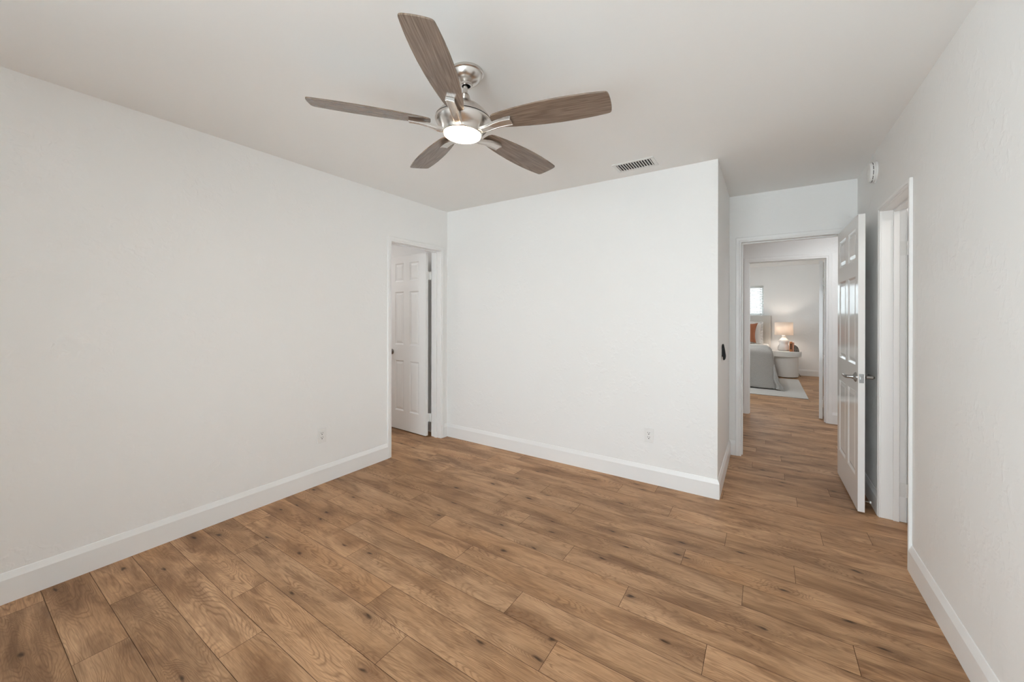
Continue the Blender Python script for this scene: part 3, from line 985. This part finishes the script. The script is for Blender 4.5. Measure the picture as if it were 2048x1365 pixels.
def drape(name, y_top, x_left, top, skirt_f, skirt_r, flare, seedv, m, thick, wave=0.012, out=0.012):
    """a cloth lying on the bed and hanging over its foot and its right side"""
    rnd = random.Random(seedv)
    ph = [rnd.uniform(0, 6.28) for _ in range(8)]
    bm = bmesh.new()
    uvl = bm.loops.layers.uv.new('UVMap')
    R = 0.07
    wide = BX1 + out - x_left
    long = y_top - (BY0 - out)
    su = [i / 22 * wide for i in range(23)] + [wide + skirt_r * i / 20 for i in range(1, 21)]
    sv = [i / 22 * long for i in range(23)] + [long + skirt_f * i / 22 for i in range(1, 23)] if skirt_f > 0 else [i / 22 * long for i in range(23)]
    def bend(s, flat, r):
        """arc-length s -> (horizontal, drop) over a rounded edge"""
        q = s - (flat - r)
        if q <= 0:
            return s, 0.0
        if q < r * PI / 2:
            return flat - r + r * math.sin(q / r), r * (1 - math.cos(q / r))
        return flat, r + (q - r * PI / 2)
    grid = []
    for i, s in enumerate(su):
        col = []
        for j, t in enumerate(sv):
            hx, dx = bend(s, wide, R)
            hy, dy = bend(t, long, R)
            drop = math.hypot(dx, dy) if min(dx, dy) > 0 else max(dx, dy)
            drop = min(max(dx, dy) + 0.05 * min(dx, dy), 1.0)
            k = drop / 0.6
            x = x_left + hx + flare * k * (dx / (dx + dy + 1e-6)) + (0.05 * k * min(dx, dy) / 0.3)
            y = y_top - hy - flare * k * (dy / (dx + dy + 1e-6)) - (0.05 * k * min(dx, dy) / 0.3)
            z = top - drop
            if dx > R:
                x += wave * k * (math.sin(t * 17 + ph[0]) + 0.6 * math.sin(t * 31 + ph[1]))
            if dy > R:
                y -= wave * k * (math.sin(s * 15 + ph[2]) + 0.6 * math.sin(s * 29 + ph[3]))
            if drop < 0.01:
                z += 0.006 * math.sin(s * 9 + ph[4]) * math.sin(t * 7 + ph[5])
            z = max(z, 0.030 + 0.004 * math.sin(s * 40 + t * 37))
            col.append((bm.verts.new((x, y, z)), s, t))
        grid.append(col)
    for i in range(len(grid) - 1):
        for j in range(len(grid[0]) - 1):
            q = [grid[i][j], grid[i + 1][j], grid[i + 1][j + 1], grid[i][j + 1]]
            f = bm.faces.new([c[0] for c in q])
            for lp, c in zip(f.loops, q):
                lp[uvl].uv = (c[1], c[2])
    o = obj(name, bm, m, smooth=True)
    sd = o.modifiers.new('solid', 'SOLIDIFY'); sd.thickness = thick; sd.offset = 1
    sb = o.modifiers.new('sub', 'SUBSURF'); sb.levels = 1; sb.render_levels = 1
    return o

tag(drape('duvet', 9.95, BX0, BT, 0.2, 0.50, 0.012, 3, M['linen'], 0.02, 0.004, -0.022), 'white duvet showing in folds near the pillows', 'duvet')
tag(drape('throw_blanket', 9.15, BX0, BT + 0.030, 0.70, 0.70, 0.072, 5, M['knit'], 0.014, 0.012, 0.014), 'chunky grey knit blanket hanging over the foot of the bed to the rug', 'blanket')

def pillow(name, w, h, t, m, loc, rot, label, ruffle=False, ear=0.07):
    bm = bmesh.new()
    n = 20
    def zf(u, v):
        return t / 2 * max(0.0, (1 - abs(u) ** 2.6)) ** 0.55 * max(0.0, (1 - abs(v) ** 2.6)) ** 0.55
    G = {}
    for sgn in (1, -1):
        for i in range(n + 1):
            for j in range(n + 1):
                u, v = -1 + 2 * i / n, -1 + 2 * j / n
                edge = i in (0, n) or j in (0, n)
                if edge and sgn == -1:
                    G[(sgn, i, j)] = G[(1, i, j)]
                    continue
                pin = 1 - ear * (1 - abs(v) ** 2) * (abs(u) ** 3)
                pin2 = 1 - ear * (1 - abs(u) ** 2) * (abs(v) ** 3)
                G[(sgn, i, j)] = bm.verts.new((u * w / 2 * pin, sgn * zf(u, v), v * h / 2 * pin2))
        for i in range(n):
            for j in range(n):
                f = [G[(sgn, i, j)], G[(sgn, i + 1, j)], G[(sgn, i + 1, j + 1)], G[(sgn, i, j + 1)]]
                bm.faces.new(f if sgn == 1 else f[::-1])
    o = obj(name, bm, m, smooth=True)
    o.location = loc
    o.rotation_euler = rot
    tag(o, label, 'pillow')
    if ruffle:
        rb = bmesh.new()
        pts = []
        N = 200
        for k in range(N):
            a = 4 * k / N
            e, f = int(a), a % 1 * 2 - 1
            u, v = ((f, -1), (1, f), (-f, 1), (-1, -f))[e]
            pts.append((u, v))
        rows = []
        for k, (u, v) in enumerate(pts):
            pin = 1 - ear * (1 - abs(v) ** 2) * (abs(u) ** 3)
            pin2 = 1 - ear * (1 - abs(u) ** 2) * (abs(v) ** 3)
            x, z = u * w / 2 * pin, v * h / 2 * pin2
            L = math.hypot(x, z)
            wv = 0.012 * math.sin(k * 0.9)
            rows.append((rb.verts.new((x * 0.97, 0, z * 0.97)), rb.verts.new((x + 0.035 * x / L * 1.2, wv, z + 0.035 * z / L * 1.2))))
        for k in range(N):
            A, B = rows[k], rows[(k + 1) % N]
            rb.faces.new((A[0], B[0], B[1], A[1]))
        r = obj('ruffle', rb, m, o, smooth=True, recalc=False)
        sd = r.modifiers.new('solid', 'SOLIDIFY'); sd.thickness = 0.004
    return o

pillow('pillow', 0.56, 0.46, 0.17, M['linen'], (-0.335, 10.47, 0.936), (math.radians(-14), 0, 0), 'white pillow with ruffled edge standing against the headboard', True)
pillow('pillow', 0.50, 0.46, 0.15, M['rust'], (-0.385, 10.25, 0.945), (math.radians(-18), math.radians(2), math.radians(-6)), 'rust-brown pillow leaning in front of the white ruffled one', ear=0.15)

# ---- rug
bm = bmesh.new()
add_box(bm, -2.2, 0.575, 7.75, 9.97, 0.0005, 0.011)
tag(obj('rug', bm, M['rug'], bevel=0.004), 'pale grey rug under the bed', 'rug')

# ---- nightstand
NX, NY = 0.385, 10.375
ns = thing('nightstand', 'white drum-shaped nightstand with a thick round top beside the bed', 'nightstand', (NX, NY, 0))
bm = bmesh.new()
add_lathe(bm, [(0, 0.012), (0.205, 0.012), (0.215, 0.020), (0.216, 0.03), (0.216, 0.440), (0, 0.440)], 72)
obj('drum_body', bm, M['plaster'], ns, smooth=True)
bm = bmesh.new()
add_lathe(bm, [(0, 0.440), (0.258, 0.440), (0.266, 0.446), (0.267, 0.455), (0.267, 0.548), (0.264, 0.556), (0.256, 0.559), (0, 0.559)], 72)
obj('top_slab', bm, M['plaster'], ns, smooth=True)
bm = bmesh.new()
add_lathe(bm, [(0, 0.0005), (0.19, 0.0005), (0.19, 0.0125), (0, 0.0125)], 48)
obj('plinth', bm, M['black'], ns)['label'] = 'dark recessed foot'

# ---- table lamp
LX, LY, LZ = 0.345, 10.40, 0.559
lamp = thing('table_lamp', 'lit table lamp with white gourd base and linen drum shade on the nightstand', 'lamp', (LX, LY, LZ))
bm = bmesh.new()
add_lathe(bm, [(0, 0.0005), (0.082, 0.0005), (0.092, 0.006), (0.104, 0.030), (0.108, 0.060), (0.103, 0.092), (0.090, 0.118), (0.078, 0.135), (0.076, 0.146), (0.082, 0.165), (0.092, 0.188),
               (0.094, 0.204), (0.086, 0.226), (0.066, 0.252), (0.046, 0.274), (0.034, 0.294), (0.031, 0.318), (0.032, 0.330), (0.026, 0.334), (0, 0.334)], 56)
obj('lamp_base', bm, M['ceramic'], lamp, smooth=True)
bm = bmesh.new()
add_lathe(bm, [(0.166, 0.342), (0.163, 0.615)], 64)
sh = obj('lamp_shade', bm, M['shade'], lamp, smooth=True)
sd = sh.modifiers.new('solid', 'SOLIDIFY'); sd.thickness = 0.002
bm = bmesh.new()
add_lathe(bm, [(0.0, 0.334), (0.012, 0.334), (0.012, 0.40), (0.0, 0.40)], 20)
for a in (0, 2 * PI / 3, 4 * PI / 3):
    add_tube(bm, [(0, 0, 0.395), (0.1635 * math.cos(a), 0.1635 * math.sin(a), 0.36)], 0.002, 6)
obj('lamp_socket', bm, M['pewter'], lamp)
bm = bmesh.new()
add_lathe(bm, [(0, 0.40), (0.013, 0.402), (0.016, 0.42), (0.030, 0.455), (0.030, 0.47), (0.020, 0.492), (0, 0.50)], 24)
obj('bulb', bm, M['bulb'], lamp, smooth=True)['label'] = 'warm glowing bulb'
bm = bmesh.new()
pts = [(0.06, 0.085, 0.004), (0.15, 0.20, 0.004), (0.22, 0.262, 0.0), (0.245, 0.275, -0.15), (0.262, 0.27, -0.42), (0.265, 0.21, -0.495), (0.285, 0.15, -0.520), (0.30, 0.13, -0.553), (0.29, 0.20, -0.556), (0.28, 0.30, -0.556)]
add_tube(bm, pts, 0.0035, 8)
obj('lamp_cord', bm, M['cord'], lamp, smooth=True)['label'] = 'black power cord'

# ---- books and bookend on the nightstand
def book(x0, x1, y0, y1, h, m, label, ink):
    t = thing('book', label, 'book', ((x0 + x1) / 2, (y0 + y1) / 2, 0.559))
    w, dpt = (x1 - x0) / 2, (y1 - y0) / 2
    bm = boxes((-w, -w + 0.003, -dpt, dpt, 0.0005, h), (w - 0.003, w, -dpt, dpt, 0.0005, h), (-w, w, -dpt, -dpt + 0.003, 0.0005, h))
    obj('cover', bm, m, t)
    obj('pages', boxes((-w + 0.003, w - 0.003, -dpt + 0.003, dpt - 0.004, 0.004, h - 0.004)), M['paper'], t)
    if ink:
        obj('spine_band', boxes((-w * 0.45, w * 0.45, -dpt - 0.0008, -dpt + 0.0005, h * 0.22, h * 0.80)), M['ink'], t)['label'] = 'dark printed band on the spine'
    return t

book(0.437, 0.484, 10.195, 10.312, 0.212, M['book_brown'], 'orange-brown book with dark printed spine, standing next to the lamp base', True)
book(0.486, 0.516, 10.205, 10.312, 0.196, M['book_pink'], 'slim salmon-pink book standing between the orange one and the bookend', False)
be = bmesh.new()
L = []
for yy in (10.205, 10.26):
    row = [be.verts.new((0.5185, yy, 0.5595))]
    for k in range(21):
        a = PI / 2 * k / 20
        row.append(be.verts.new((0.5185 + 0.082 * math.cos(a), yy, 0.5595 + 0.138 * math.sin(a))))
    L.append(row)
n = len(L[0])
for k in range(n):
    be.faces.new((L[0][k], L[0][(k + 1) % n], L[1][(k + 1) % n], L[1][k]))
be.faces.new(L[0]); be.faces.new(L[1][::-1])
tag(obj('bookend', be, M['stone'], bevel=0.003), 'dark grey rounded stone bookend on the nightstand', 'bookend')

# ---- window blind
a, b, c, d = BED_WIN
bl = thing('window_blind', 'white slatted blind over the bedroom window', 'blind', ((a + b) / 2, YF, c))
bw = (b - a) / 2 - 0.004
bm = bmesh.new()
NS = 16
hgt = d - c - 0.05
for k in range(NS):
    zz = 0.022 + hgt * (k + 0.5) / NS
    for s0 in (0,):
        y0, y1 = 0.012, 0.050
        dz = 0.0165
        v = [bm.verts.new(p) for p in ((-bw, y0, zz - dz), (bw, y0, zz - dz), (bw, y1, zz + dz), (-bw, y1, zz + dz),
                                       (-bw, y0, zz - dz + 0.0025), (bw, y0, zz - dz + 0.0025), (bw, y1, zz + dz + 0.0025), (-bw, y1, zz + dz + 0.0025))]
        for f in ((3, 2, 1, 0), (4, 5, 6, 7), (0, 1, 5, 4), (1, 2, 6, 5), (2, 3, 7, 6), (3, 0, 4, 7)):
            bm.faces.new([v[i] for i in f])
obj('blind_slats', bm, M['blind'], bl)
obj('head_rail', boxes((-bw, bw, 0.006, 0.056, d - c - 0.04, d - c - 0.002)), M['blind'], bl, bevel=0.003)
obj('bottom_rail', boxes((-bw, bw, 0.012, 0.050, 0.003, 0.020)), M['blind'], bl, bevel=0.003)
for xx in (-bw + 0.09, bw - 0.055):
    obj('ladder_cord', boxes((xx - 0.003, xx + 0.003, 0.006, 0.010, 0.02, d - c - 0.03)), M['cord_grey'], bl)
